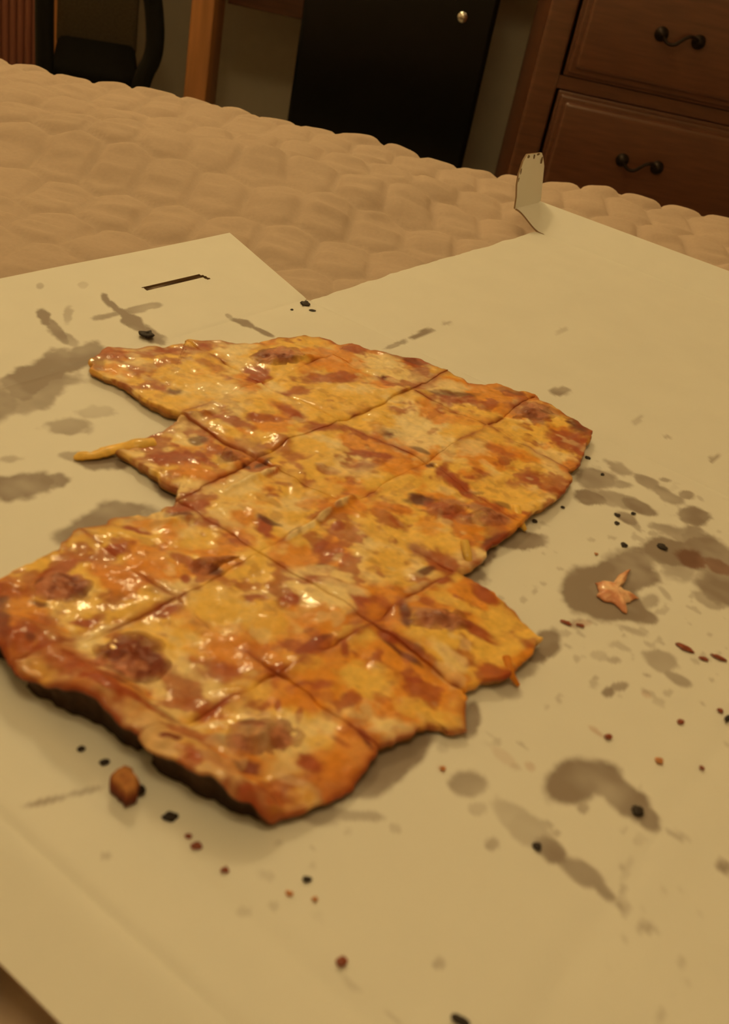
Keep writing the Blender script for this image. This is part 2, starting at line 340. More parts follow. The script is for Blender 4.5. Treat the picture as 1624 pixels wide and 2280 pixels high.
# ------------------------------------------------------------------ pizza box, unfolded flat
box = empty('pizza_box', (.33, .20, 0))
tag(box, 'white cardboard pizza box opened flat with grease stains, lying on the quilted mattress', 'pizza box')
TH = 0.0016
def panel(name, corners, step, zf, hole=None, jag=0.0, stains=True):
    c = np.array(corners, float)            # (x,y) in order s0t0, s1t0, s1t1, s0t1
    n = max(2, int(round(max(np.linalg.norm(c[1] - c[0]), np.linalg.norm(c[2] - c[3])) / step)) + 1)
    m = max(2, int(round(max(np.linalg.norm(c[3] - c[0]), np.linalg.norm(c[2] - c[1])) / step)) + 1)
    s, t = np.meshgrid(np.linspace(0, 1, n), np.linspace(0, 1, m), indexing='ij')
    P = (c[0] * ((1 - s) * (1 - t))[..., None] + c[1] * (s * (1 - t))[..., None] + c[2] * (s * t)[..., None] + c[3] * ((1 - s) * t)[..., None])
    if jag:
        P[..., 1] += jag * (fbm(P[..., 0], P[..., 0] * 0, 60, 21, 3) - .5) * (t > .999)
    X, Y = P[..., 0], P[..., 1]
    Z = zf(X, Y)
    top = np.stack([X, Y, Z], -1).reshape(-1, 3); bot = top - np.array([0, 0, TH])
    keep = np.ones((n - 1, m - 1), bool)
    if hole is not None:
        xc = (X[:-1, :-1] + X[1:, 1:]) / 2; yc = (Y[:-1, :-1] + Y[1:, 1:]) / 2; keep = ~hole(xc, yc)
    ix = np.arange(n * m).reshape(n, m); K = n * m
    q = np.stack([ix[:-1, :-1], ix[1:, :-1], ix[1:, 1:], ix[:-1, 1:]], -1)[keep]
    faces = [q, q[:, ::-1] + K]
    pad = np.zeros((n + 1, m + 1), bool); pad[1:-1, 1:-1] = keep
    side = []
    i, j = np.where(pad[1:-1, 1:-1] & ~pad[:-2, 1:-1]); side.append(np.stack([ix[i, j], ix[i, j + 1], ix[i, j + 1] + K, ix[i, j] + K], -1))
    i, j = np.where(pad[1:-1, 1:-1] & ~pad[2:, 1:-1]); side.append(np.stack([ix[i + 1, j + 1], ix[i + 1, j], ix[i + 1, j] + K, ix[i + 1, j + 1] + K], -1))
    i, j = np.where(pad[1:-1, 1:-1] & ~pad[1:-1, :-2]); side.append(np.stack([ix[i + 1, j], ix[i, j], ix[i, j] + K, ix[i + 1, j] + K], -1))
    i, j = np.where(pad[1:-1, 1:-1] & ~pad[1:-1, 2:]); side.append(np.stack([ix[i, j + 1], ix[i + 1, j + 1], ix[i + 1, j + 1] + K, ix[i, j + 1] + K], -1))
    sq = np.concatenate(side)
    # the cut edges get vertices of their own, so the brown paper core shows there with a hard edge
    V = np.concatenate([top, bot, np.concatenate([top, bot])[sq].reshape(-1, 3)])
    sq2 = 2 * K + np.arange(len(sq) * 4).reshape(-1, 4)
    colr = np.concatenate([card_colour(top) if stains else np.tile(WHITE, (K, 1)), np.tile(np.array([.42, .30, .19]), (K, 1)), np.tile(KRAFT, (len(sq) * 4, 1))])
    me = mesh(V - np.array([.33, .20, 0]), np.concatenate(faces + [sq2])); add_col(me, colr)
    return link(name, me, M_card, box)
def wave(x, y, a=.0012): return a * (fbm(x, y, 9, 50, 2) - .5)
def groove(d, depth=.0010, wd=.0022): return -depth * np.exp(-(d / wd) ** 2)
A0, A1, B0, B1 = .1275, .528, .0215, .386
def z_base(x, y):
    e = np.minimum(np.minimum(x - A0, A1 - x), np.minimum(y - B0, B1 - y))
    return wave(x, y) * ss(0, .02, e) + groove(x - A0) + groove(A1 - x, .0006) + groove(y - B0, .0004, .004) + groove(B1 - y, .0004) + groove(x - .153, .0011, .004)
panel('base_panel', [(A0, B0), (A1, B0), (A1, B1), (A0, B1)], .00105, z_base)
panel('front_flap', [(.1015, B0), (A0, B0), (A0, B1), (.1015, B1)], .003, lambda x, y: groove(x - A0) - .0065 * ((A0 - x) / .026))
panel('near_side_flap', [(A0, -.035), (A1, -.035), (A1, B0), (A0, B0)], .002, lambda x, y: groove(y - B0, .0004, .004) + wave(x, y, .0016) * ss(0, .015, B0 - y) + .0003 * ((B0 - y) / .056) + groove(x - A1, .0006) * 0)
def slot(x, y):
    # an L-shaped die cut: a long slit and a short return leg
    r1 = (x > .438) & (x < .4885) & (abs(y - .4455) < .0026)
    r2 = (y < .4455) & (y > .4385) & (abs(x - .488 - (.4455 - y) * .12) < .0018)
    return r1 | r2
panel('slotted_flap', [(.215, B1), (.527, B1), (.5685, .4955), (.215, .4955)], .0011, lambda x, y: groove(y - B1, .0004) + .0020 * ss(0, .11, y - B1) + wave(x, y, .001) * ss(0, .03, y - B1), slot)
panel('lid_panel', [(A1, -.035), (.8565, -.035), (.8565, .3865), (A1, .3835)], .0022, lambda x, y: groove(x - A1, .0006) + wave(x, y, .0030) * ss(0, .05, np.minimum(x - A1, .8565 - x)) + groove(.8565 - x, .0008), jag=.004)
def z_edge(x, y):
    a = .0135 * np.clip((x - .8565) / .046, 0, 1) ** 1.15
    b = .0125 * ss(.382, .414, y)
    return np.maximum(a, b) + groove(x - .8565, .0008) * (y < .38)
panel('lid_edge_flap', [(.8565, -.035), (.9020, -.035), (.9030, .4135), (.8560, .4135)], .0022, z_edge, jag=.0)
# tuck tab standing up at the far corner of the edge flap
tb = []; tz = .0120
prof = [(.8545, 0), (.9035, 0), (.9045, .006), (.9055, .032), (.9015, .0405), (.8985, .0438), (.8705, .0445), (.8640, .0395), (.8570, .0285), (.8553, .020), (.8562, .010)]
for yy, oo in ((0, 0), (TH, 1)):
    for (x, z) in prof: tb.append((x - .33, .4128 + yy + .22 * z - .20, tz + z))
n = len(prof); tf = [tuple(range(n)), tuple(range(2 * n - 1, n - 1, -1))]
V = list(tb); 
for k in range(n):
    a, b = k, (k + 1) % n; base = len(V); V += [tb[a], tb[a + n], tb[b + n], tb[b]]; tf.append((base, base + 1, base + 2, base + 3))
me = mesh(V, tf); cc = np.tile(WHITE, (len(V), 1)); cc[2 * n:] = KRAFT; add_col(me, cc); link('corner_tab', me, M_card, box, False)
# torn brown paper along the tab's rim: small ragged flakes of the core
for (x, z, wd_, h) in ((.8985, .036, .0040, .0105), (.8835, .0412, .0030, .0055), (.8730, .0425, .0042, .0030), (.8915, .0432, .0060, .0020), (.8600, .0300, .0012, .0070), (.8570, .0240, .0010, .0060)):
    pts = []
    for k in range(9):
        a = 2 * math.pi * k / 9; rr = .8 + .35 * random.random()
        pts.append((x + math.cos(a) * wd_ / 2 * rr - .33, .4128 - .0003 + .22 * z - .20, tz + z + math.sin(a) * h / 2 * rr))
    back = [(p[0], p[1] + .0006, p[2]) for p in pts]
    me = mesh(pts + back, [tuple(range(9)), tuple(range(17, 8, -1))] + [(k, k + 9, (k + 1) % 9 + 9, (k + 1) % 9) for k in range(9)])
    add_col(me, np.tile(KRAFT * .6, (18, 1))); link('torn_paper', me, M_card, box, False)

# ------------------------------------------------------------------ pizza: square cut pieces
TAN, YEL, ORA, RUS, DRK, PNK = [np.array(c) for c in ((.95, .74, .39), (.93, .565, .11), (.80, .28, .022), (.40, .068, .016), (.13, .028, .013), (.48, .22, .13))]
KC = dict(T=TAN, Y=YEL, O=ORA, R=RUS, D=DRK, P=PNK)
BL = """R 250 780 45 13 5 .8|R 300 812 42 11 25 .8|D 390 862 20 11 0 .85|R 350 845 30 10 30 .7|Y 430 838 90 26 10 .9|T 335 772 20 10 0 .6|R 410 768 90 11 -8 .8|T 522 765 30 15 0 .8|R 577 818 32 20 10 .95|R 470 800 50 9 15 .6|D 220 805 16 14 20 .6|R 480 750 60 9 0 .6
R 360 905 70 8 22 .6|T 640 780 60 8 0 .4|D 442 970 20 11 0 .8|R 390 1012 66 20 5 .95|O 440 1045 60 18 10 .9|R 519 930 60 10 18 .85|R 590 925 40 8 0 .7|R 645 910 40 11 25 .85|T 420 930 40 15 0 .8|T 470 900 40 12 10 .6|D 553 1030 14 5 30 .9|D 585 1022 26 5 -30 .9|P 555 990 40 22 10 .6|D 500 1010 18 14 0 .5|T 500 860 70 14 10 .5|Y 560 880 50 15 0 .6
R 740 832 70 13 2 .85|Y 795 890 85 27 5 1|R 660 862 28 12 0 .8|D 875 957 27 12 3 .95|R 730 942 48 12 3 .8|R 835 1000 70 8 6 .9|R 845 950 20 26 -20 .4|P 810 1030 26 14 0 .8|R 735 1037 26 9 10 .8|O 770 1072 42 12 15 .8|Y 690 985 56 17 10 1|Y 870 1062 95 22 5 1|D 945 1102 34 13 8 .95|T 930 965 72 42 10 .85|R 922 797 32 17 10 .9|P 938 822 26 14 0 .7|D 1000 868 58 10 4 .8|R 1010 880 60 9 6 .8|R 800 766 30 11 0 .8|D 795 745 60 5 5 .7|D 900 790 60 5 15 .5|D 857 832 10 6 10 1|O 760 800 60 14 0 .6|T 870 805 50 12 10 .7|O 700 810 40 12 0 .6|D 935 995 36 5 20 .7|R 965 950 14 6 -20 .5|Y 930 870 30 14 0 .6|T 1010 850 40 10 10 .8
P 1180 905 50 20 18 .8|D 1288 938 30 15 38 .9|R 1270 970 34 26 20 .85|R 1240 962 22 14 20 .7|Y 1090 950 90 40 15 .9|T 1060 990 40 20 0 .6|O 1150 1005 66 13 20 .8|R 1120 1000 40 9 22 .6|R 1190 1060 26 13 20 .95|R 1085 1048 30 5 25 .8|R 1060 1052 24 5 0 .8|Y 1130 1090 80 30 15 .9|R 985 1040 24 14 -40 .8|R 1020 1065 48 13 38 .95|D 962 1026 12 6 0 .9|T 1000 990 22 22 0 .6|P 1090 1135 50 13 25 .8|D 1120 1115 20 6 20 .6|D 1070 1085 10 4 0 .5|R 990 790 30 8 15 .6|D 1140 865 40 6 15 .5|R 1220 900 50 6 20 .6|R 1300 985 16 20 20 .8|O 1270 1030 24 14 0 .8|O 1050 930 50 14 10 .5
R 985 1125 40 12 20 .9|P 1015 1108 34 14 15 .7|R 1105 1165 36 18 20 .6|D 1108 1195 28 15 -10 1|O 1045 1175 30 30 20 .9|R 995 1240 44 24 20 .85|D 948 1262 24 12 -20 .9|P 930 1205 24 16 20 .8|Y 870 1235 46 26 20 .9|R 890 1150 26 8 30 .6|O 880 1120 60 12 15 .7|Y 840 1175 50 16 30 .8|P 1040 1150 20 10 20 .6|O 960 1160 30 20 20 .6|R 1050 1220 12 26 -20 .5
R 985 1285 22 9 0 .85|R 1085 1318 34 12 30 .85|D 903 1362 15 32 -15 .95|P 985 1375 70 22 15 .9|R 1065 1395 56 14 22 .9|Y 1010 1335 80 14 22 .9|Y 1120 1400 60 18 35 .7|R 1140 1495 40 12 -20 .8|O 1170 1450 30 16 -20 .8|T 1000 1450 40 16 35 .6|T 930 1300 40 10 -20 .6|D 905 1420 40 7 30 .7
R 140 1260 60 16 -20 .7|R 260 1218 28 14 -8 .95|R 300 1172 50 8 12 .95|O 350 1160 80 12 0 .7|O 290 1275 95 32 -5 .85|R 185 1378 34 8 -8 .9|D 90 1338 24 8 20 .8|D 8 1400 22 70 -5 .95|T 185 1428 44 22 -10 .85|R 370 1350 36 16 -10 .9|Y 460 1300 40 14 0 .6|R 90 1410 80 40 5 .7|R 180 1510 90 40 15 .75|D 65 1440 14 9 0 .8|R 130 1450 50 20 10 .6|T 250 1390 60 10 -15 .7|D 280 1540 60 10 10 .6|D 330 1580 60 12 20 .5|R 260 1570 100 14 15 .9|T 300 1510 80 10 5 .6
R 590 1163 20 26 -40 .95|D 600 1150 30 6 20 .8|D 655 1178 18 6 -30 .7|R 430 1120 60 14 -5 .8|D 400 1140 40 8 0 .7|D 480 1262 18 10 0 .9|R 415 1278 13 12 0 .9|O 420 1215 60 10 10 .7|Y 430 1205 40 10 0 .6|R 565 1322 32 12 0 .85|R 642 1330 38 14 -20 .95|Y 490 1345 75 34 0 1|Y 590 1370 50 40 0 .8|O 720 1370 70 26 10 .8|R 725 1288 60 10 8 .85|R 800 1325 30 14 45 .9|O 845 1370 40 20 30 .8|D 715 1250 12 10 0 .6|R 750 1225 14 6 10 .7|O 765 1115 60 25 10 .8|R 755 1160 16 10 0 .85|R 720 1200 30 10 -40 .7|Y 620 1060 60 16 0 .7|R 635 1065 30 7 10 .6|Y 720 1080 50 20 0 .7|T 660 1110 50 20 0 .7|O 690 1110 30 12 0 .6|T 790 1040 60 14 10 .5|T 690 1260 60 14 0 .6|T 760 1300 60 12 15 .7
D 700 1422 42 9 -28 .9|R 690 1430 40 11 -28 .8|R 770 1430 10 26 -10 .85|D 900 1440 50 7 32 .9|R 870 1408 30 9 25 .9|R 855 1509 28 8 -3 .9|R 930 1500 22 8 5 .7|O 890 1560 70 34 10 .85|R 690 1522 50 14 -5 .8|O 690 1550 70 26 0 .8|R 490 1480 70 30 10 .8|O 520 1440 90 30 0 .6|Y 560 1530 50 40 0 .8|Y 820 1500 60 40 20 1|Y 930 1560 50 20 10 .7|T 860 1610 50 10 -10 .6|O 780 1620 50 20 10 .7|D 818 1635 9 30 -35 .9|R 740 1580 30 16 20 .5|R 620 1565 10 16 0 .8|R 670 1580 10 20 10 .8|Y 670 1470 40 20 0 .5
D 520 1640 50 14 5 .7|D 552 1695 40 16 12 .95|R 690 1682 40 20 20 .9|R 630 1640 26 26 0 .7|D 378 1663 24 9 5 .95|R 440 1640 70 20 10 .7|R 580 1780 70 26 -10 .8|R 460 1720 60 20 30 .7|R 560 1560 30 8 -20 .5|R 620 1740 60 20 -20 .7|O 760 1690 40 30 20 .8|Y 720 1640 40 20 0 .7|R 760 1640 30 10 30 .6|R 480 1570 50 10 -35 .9|D 545 1600 30 10 -10 .7|T 480 1600 50 8 -10 .6|T 640 1720 50 10 20 .5|O 540 1730 40 14 20 .6|T 650 1186 16 6 -30 .9|T 690 1162 20 7 -35 .9|T 725 1138 20 7 -35 .9|T 762 1112 20 7 -35 .9|T 540 1066 34 5 -25 .8|T 600 1040 24 5 -25 .8"""
BLOBS = []
for q in BL.replace('\n', '|').split('|'):
    p = q.split(); BLOBS.append((p[0],) + tuple(map(float, p[1:])))
def pizza_colour(P):
    x, y = P[:, 0], P[:, 1]; px, py = to_px(np.stack([x, y, np.full_like(x, .008)], -1))
    n1 = fbm(x, y, 34, 100, 4)[:, None]; n2 = fbm(x, y, 48, 110, 4)[:, None]; n3 = fbm(x, y, 75, 120, 4)[:, None]; n4 = fbm(x, y, 140, 130, 3)[:, None]
    c = YEL + (TAN - YEL) * ss(.44, .62, n1) * .75
    front = (ss(1080, 1420, py + (700 - px) * .25))[:, None]
    c = c + (ORA - c) * ss(.49 - .10 * front, .63 - .06 * front, n2) * .85
    c = c + (RUS - c) * ss(.56 - .02 * front, .67, n3) * .75
    warp = (fbm(x, y, 120, 140, 3) - .5) * 1.0 + (fbm(x, y, 300, 150, 2) - .5) * .5
    for (k, cx, cy, rx, ry, rot, s) in BLOBS:
        R_ = 1.9 * max(rx, ry) + 4
        m = (abs(px - cx) < R_) & (abs(py - cy) < R_)
        if not m.any(): continue
        cs, sn = math.cos(math.radians(rot)), math.sin(math.radians(rot)); dx, dy = px[m] - cx, py[m] - cy
        qd = np.sqrt(((dx * cs + dy * sn) / rx) ** 2 + ((-dx * sn + dy * cs) / ry) ** 2) + warp[m] * 1.1
        wgt = (min(1.0, s * 1.02) * (1 - ss(.6, 1.3, qd)))[:, None]
        c[m] = c[m] + (KC[k] - c[m]) * wgt
    # browned flecks and pale cheese threads
    c = c + (RUS * .8 - c) * ss(.64, .74, n4) * .28
    c = c + (TAN - c) * ss(.66, .75, fbm(x, y, 80, 160, 3))[:, None] * .4
    # baked rim: browner toward the outer arc of the whole pie
    rr = np.sqrt((x - .351) ** 2 + (y - .213) ** 2)
    c = c + (RUS - c) * (ss(.168, .181, rr) * .38)[:, None]
    return c
MEAT = [(290, 1455, 82, 58, .95), (140, 1298, 62, 34, .9), (500, 1248, 78, 24, .8), (585, 1625, 85, 46, .8), (985, 1372, 66, 26, .8), (625, 782, 62, 20, .8), (1185, 905, 60, 20, .7), (1095, 1140, 52, 18, .7), (525, 1000, 30, 20, .7), (1000, 1118, 44, 14, .5), (975, 965, 40, 30, .25)]
MEATW = [(at_z(a, b, .008), c_ / 6.0e3, s_) for (a, b, c_, d_, s_) in MEAT]
def front_rim(x, y):
    return .0080 * ss(.191, .174, x) * ss(.10, .125, y) * (1 - .5 * ss(.205, .25, y)) * (.75 + .5 * np.sin((y - .105) / .05 * math.pi) ** 2)
RIDGES = [(at_z(a, b, .007), at_z(c_, d_, .007), h) for (a, b, c_, d_, h) in ((645, 1190, 785, 1100, .0024), (505, 1086, 620, 1034, .0016), (395, 925, 470, 915, .0016), (640, 800, 690, 790, .0014), (330, 1160, 420, 1150, .0014))]
def ztop(x, y):
    z = .0052 + (fbm(x, y, 30, 200, 3) - .5) * .0034 + (fbm(x, y, 80, 210, 3) - .5) * .0022 + (fbm(x, y, 240, 220, 2) - .5) * .0004
    for (p, r, s) in MEATW:
        z = z + .0012 * s * np.exp(-((x - p[0]) ** 2 + (y - p[1]) ** 2) / (.014 ** 2))
    for (p, q, h) in RIDGES:
        t = np.clip(((x - p[0]) * (q[0] - p[0]) + (y - p[1]) * (q[1] - p[1])) / ((q[0] - p[0]) ** 2 + (q[1] - p[1]) ** 2), 0, 1)
        d2 = (x - p[0] - t * (q[0] - p[0])) ** 2 + (y - p[1] - t * (q[1] - p[1])) ** 2
        z = z + h * np.exp(-d2 / .0020 ** 2) * (.55 + .9 * vnoise(t * 9, t * 0, 77))
    return z + front_rim(x, y) + (fbm(x, y, 120, 230, 3) - .5) * .0040 * ss(.200, .182, x)
NODE = {(0, 0): (.176, .1155), (0, 1): (.170, .160), (0, 2): (.161, .212), (0, 3): (.190, .257), (1, 0): (.229, .1085), (1, 1): (.229, .154), (1, 2): (.231, .207), (1, 3): (.233, .2625),
 (2, 0): (.276, .102), (2, 1): (.278, .148), (2, 2): (.279, .207), (2, 3): (.280, .254), (2, 4): (.287, .304), (3, 0): (.327, .097), (3, 1): (.336, .146), (3, 2): (.339, .209), (3, 3): (.336, .260), (3, 4): (.336, .311),
 (4, 1): (.394, .146), (4, 2): (.405, .207), (4, 3): (.399, .260), (4, 4): (.398, .312), (4, 5): (.402, .374), (5, 1): (.4635, .156), (5, 2): (.466, .208), (5, 3): (.467, .260), (5, 4): (.462, .314),
 (6, 1): (.517, .169), (6, 2): (.531, .212), (6, 3): (.511, .262), (6, 4): (.486, .317)}
def pxs(s, z=.008): return [at_z(float(q.split(',')[0]), float(q.split(',')[1]), z)[:2] for q in s.split()]
OUT = {((0, 0), (0, 1)): pxs('430,1786 330,1727', 0.0), ((0, 1), (0, 2)): pxs('250,1655 180,1625 100,1590 40,1545', 0.0), ((0, 2), (0, 3)): pxs('-60,1420 -30,1345'),
 ((0, 3), (1, 3)): pxs('60,1245 130,1206'), ((1, 3), (2, 3)): pxs('235,1162 255,1145 330,1140'), ((1, 0), (0, 0)): pxs('800,1725 720,1768 640,1806'),
 ((2, 0), (1, 0)): pxs('1042,1570 1046,1594 1000,1606 960,1596 900,1622'), ((3, 0), (2, 0)): pxs('1160,1468 1140,1490 1080,1503'), ((3, 1), (3, 0)): pxs('1060,1290 1105,1305 1150,1360 1205,1405'),
 ((4, 1), (3, 1)): pxs('1120,1192 1090,1206 1080,1238'), ((5, 1), (4, 1)): pxs('1270,1075 1240,1106 1200,1126'), ((6, 1), (5, 1)): pxs('1313,975 1300,1002 1286,1030'),
 ((6, 2), (6, 1)): pxs('1200,878 1250,905 1290,930'), ((6, 3), (6, 2)): pxs('1050,842 1110,842 1150,862'), ((6, 4), (6, 3)): pxs('900,788 940,790 975,808'),
 ((4, 5), (6, 4)): pxs('545,752 600,748 680,738 720,740 760,757'), ((3, 4), (4, 5)): pxs('372,906 300,862 250,832 203,812 205,782 240,765 300,767 360,761 420,748'),
 ((2, 3), (2, 4)): pxs('425,1100 400,1080 350,1045'), ((2, 4), (3, 4)): pxs('280,990 320,966 385,940')}
def edge(a, b):
    """points from node a to node b (without b); shared edges come out the same from both sides"""
    if (a, b) in OUT: mid, ext = OUT[(a, b)], True
    elif (b, a) in OUT: mid, ext = OUT[(b, a)][::-1], True
    else: mid, ext = [], False
    pts = [np.array(NODE[a])] + [np.array(m) for m in mid] + [np.array(NODE[b])]
    out = []
    for p, q in zip(pts[:-1], pts[1:]):
        n = max(2, int(np.linalg.norm(q - p) / .0009))
        for k in range(n): out.append(p + (q - p) * k / n)
    out = np.array(out); amp = .0058 if ext else .0030
    d = np.stack([fbm(out[:, 0], out[:, 1], 130, 300, 3) - .5, fbm(out[:, 0], out[:, 1], 130, 310, 3) - .5], -1)
    d2 = np.stack([fbm(out[:, 0], out[:, 1], 38, 350, 2) - .5, fbm(out[:, 0], out[:, 1], 38, 360, 2) - .5], -1)
    return out + d * amp + (0 if ext else .0050) * d2 * np.sin(np.linspace(0, math.pi, len(out)))[:, None]
PIECES = [([(0, 0), (0, 1), (1, 1), (1, 0)], 'corner pizza piece with arched dark crust, beside the loose chunk of crust'),
 ([(0, 1), (0, 2), (1, 2), (1, 1)], 'rim pizza piece with the largest dark sausage patch and a burnt underside'),
 ([(0, 2), (0, 3), (1, 3), (1, 2)], 'rounded rim pizza piece with brown sausage and a white glint on its oily top'),
 ([(1, 0), (1, 1), (2, 1), (2, 0)], 'yellow cheese pizza piece with a curled lip, between the corner piece and the jagged piece'),
 ([(1, 1), (1, 2), (2, 2), (2, 1)], 'orange oily pizza piece behind the rim piece with the largest sausage patch'),
 ([(1, 2), (1, 3), (2, 3), (2, 2)], 'pizza piece with long sausage strip and red slit, beside the rounded grease stain'),
 ([(2, 0), (2, 1), (3, 1), (3, 0)], 'jagged outer pizza piece with purple sausage, facing the loose cheese scrap'),
 ([(2, 1), (2, 2), (3, 2), (3, 1)], 'pizza piece with a beaded shiny cut edge and speckled orange cheese'),
 ([(2, 2), (2, 3), (3, 3), (3, 2)], 'pizza piece with red wedge of sauce at the tip of the beaded cut'),
 ([(2, 3), (2, 4), (3, 4), (3, 3)], 'pizza piece with red corner and a stretched cheese strand'),
 ([(3, 1), (3, 2), (4, 2), (4, 1)], 'pizza piece with dark red sauce patch and a dripping edge'),
 ([(3, 2), (3, 3), (4, 3), (4, 2)], 'bright yellow cheese pizza piece below the piece with the round dark spot'),
 ([(3, 3), (3, 4), (4, 4), (4, 3)], 'pizza piece with red streaks and pale cheese beside the red cornered piece'),
 ([(3, 4), (4, 5), (4, 4)], 'pointed rim pizza piece with reddish narrow tip and shiny cheese'),
 ([(4, 1), (4, 2), (5, 2), (5, 1)], 'yellow pizza piece with a round red patch and a small cheese drip'),
 ([(4, 2), (4, 3), (5, 3), (5, 2)], 'pale pizza piece with a round dark brown spot'),
 ([(4, 3), (4, 4), (5, 4), (5, 3)], 'pizza piece with large smooth yellow cheese patch, ending at the small black hole'),
 ([(4, 4), (4, 5), (6, 4), (5, 4)], 'curved rim pizza piece with grey pink sausage at the back edge'),
 ([(5, 1), (5, 2), (6, 2), (6, 1)], 'outer rim pizza piece with dark red rounded corner'),
 ([(5, 2), (5, 3), (6, 3), (6, 2)], 'rim pizza piece with a long dark red sauce streak'),
 ([(5, 3), (5, 4), (6, 4), (6, 3)], 'smallest rim pizza piece with a browned red knob, by the small black hole')]
NB, NR = 190, 40
CR_IN, CR_OUT, CR_BOT = np.array([.42, .20, .06]), np.array([.19, .085, .035]), np.array([.10, .045, .02])
pieces = {}
for pi, (loop, label) in enumerate(PIECES):
    bnd = np.concatenate([edge(loop[k], loop[(k + 1) % len(loop)]) for k in range(len(loop))])
    seg = np.linalg.norm(np.roll(bnd, -1, 0) - bnd, axis=1); cum = np.concatenate([[0], np.cumsum(seg)])
    tq = np.linspace(0, cum[-1], NB, endpoint=False); ext = np.vstack([bnd, bnd[:1]])
    bnd = np.stack([np.interp(tq, cum, ext[:, 0]), np.interp(tq, cum, ext[:, 1])], -1)
    xs, ys = bnd[:, 0], bnd[:, 1]; cr = xs * np.roll(ys, -1) - np.roll(xs, -1) * ys
    cen = np.array([((xs + np.roll(xs, -1)) * cr).sum(), ((ys + np.roll(ys, -1)) * cr).sum()]) / (3 * cr.sum())
    if cr.sum() < 0: bnd = bnd[::-1].copy()
    rad = np.linalg.norm(bnd - cen, axis=1)
    bnd = cen + (bnd - cen) * (1 - .00012 / rad)[:, None]        # the knife gap
    rs = 1 - (1 - np.linspace(0, 1, NR + 1)[1:]) ** 1.15
    rings = cen + (bnd - cen)[None] * rs[:, None, None]
    X, Y = rings[..., 0], rings[..., 1]
    tilt = RNG.normal(0, .010, 2); lift = RNG.uniform(0, .0010)
    dedge = (1 - rs)[:, None] * np.linalg.norm(bnd - cen, axis=1)[None]
    rnd = .0018 * np.exp(-dedge / .0010) * np.clip(2.6 * (fbm(X, Y, 60, 340, 2) - .40), .02, 1)
    Z = ztop(X, Y) - rnd + lift + (X - cen[0]) * tilt[0] + (Y - cen[1]) * tilt[1]
    zc = float(ztop(np.array([cen[0]]), np.array([cen[1]]))[0] + lift)
    tmin = (abs(X - cen[0]) * abs(tilt[0]) + abs(Y - cen[1]) * abs(tilt[1])).max()
    Z = np.maximum(Z, .0030)
    root = empty('pizza_piece', (cen[0], cen[1], 0)); tag(root, label, 'pizza', 'square cut pizza pieces left in the box'); pieces[tuple(loop[0])] = (root, cen)
    # cheese: the top, drooping a little over the cut side
    droop = .30 + .55 * fbm(np.cos(np.arange(NB) / NB * 6.283) * 3 + pi, np.sin(np.arange(NB) / NB * 6.283) * 3, 1.7, 320 + pi, 3)
    frontm = ss(.188, .180, bnd[:, 0]) * ss(.112, .118, bnd[:, 1])
    zlow = Z[-1] * (np.clip(1 - droop * .8, .25, .85) * (1 - frontm) + .86 * frontm)
    V = [np.array([[cen[0], cen[1], zc]])] + [np.stack([X[k], Y[k], Z[k]], -1) for k in range(NR)]
    for fr, ins in ((.45, -.0004), (1.0, .0001)):
        V.append(np.stack([bnd[:, 0] - (bnd[:, 0] - cen[0]) * ins / .03, bnd[:, 1] - (bnd[:, 1] - cen[1]) * ins / .03, Z[-1] * (1 - fr) + zlow * fr], -1))
    Vt = np.concatenate(V); R2 = NR + 2
    ii = 1 + np.arange(R2 * NB).reshape(R2, NB); nx = np.roll(ii, -1, 1)
    F = [(0, int(a), int(b)) for a, b in zip(ii[0], nx[0])] + np.stack([ii[:-1], ii[1:], nx[1:], nx[:-1]], -1).reshape(-1, 4).tolist()
    col = pizza_colour(Vt)
    # sauce shows through along the cuts
    de = np.concatenate([[.03], dedge.ravel(), np.zeros(2 * NB)]); wv_ = np.exp(-de / .0030) * ss(.44, .60, fbm(Vt[:, 0], Vt[:, 1], 55, 370, 3)) * .85
    col = col + (RUS * .9 - col) * wv_[:, None]
    fm_ = frontm[:, None]; low_ = RUS * (1 - fm_) + DRK * fm_; col[-NB:] = col[-NB:] * (.55 - .35 * fm_) + low_ * (.45 + .35 * fm_); col[-2 * NB:-NB] = col[-2 * NB:-NB] * (1 - .6 * fm_) + RUS * .6 * .7 * fm_
    me = mesh(Vt - np.array([cen[0], cen[1], 0]), F); add_col(me, col); link('cheese_topping', me, M_cheese, root)
    # crust: the bread side and the underside
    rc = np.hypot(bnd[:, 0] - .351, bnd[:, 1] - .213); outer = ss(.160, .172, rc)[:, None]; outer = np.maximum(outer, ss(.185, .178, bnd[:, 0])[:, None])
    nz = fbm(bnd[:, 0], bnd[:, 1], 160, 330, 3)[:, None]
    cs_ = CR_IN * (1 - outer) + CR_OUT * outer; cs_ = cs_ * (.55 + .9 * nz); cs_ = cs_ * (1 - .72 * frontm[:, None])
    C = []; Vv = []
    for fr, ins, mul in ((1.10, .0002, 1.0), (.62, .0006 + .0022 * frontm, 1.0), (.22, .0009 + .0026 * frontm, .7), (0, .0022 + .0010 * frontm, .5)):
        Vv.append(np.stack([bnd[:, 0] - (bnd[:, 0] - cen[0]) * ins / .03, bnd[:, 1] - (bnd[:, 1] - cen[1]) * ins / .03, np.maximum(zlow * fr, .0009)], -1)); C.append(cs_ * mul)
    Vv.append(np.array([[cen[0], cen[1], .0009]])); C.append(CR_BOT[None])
    Vv = np.concatenate(Vv); ii = np.arange(4 * NB).reshape(4, NB); nx = np.roll(ii, -1, 1)
    F = np.stack([ii[:-1], ii[1:], nx[1:], nx[:-1]], -1).reshape(-1, 4).tolist() + [(4 * NB, int(b), int(a)) for a, b in zip(ii[3], nx[3])]
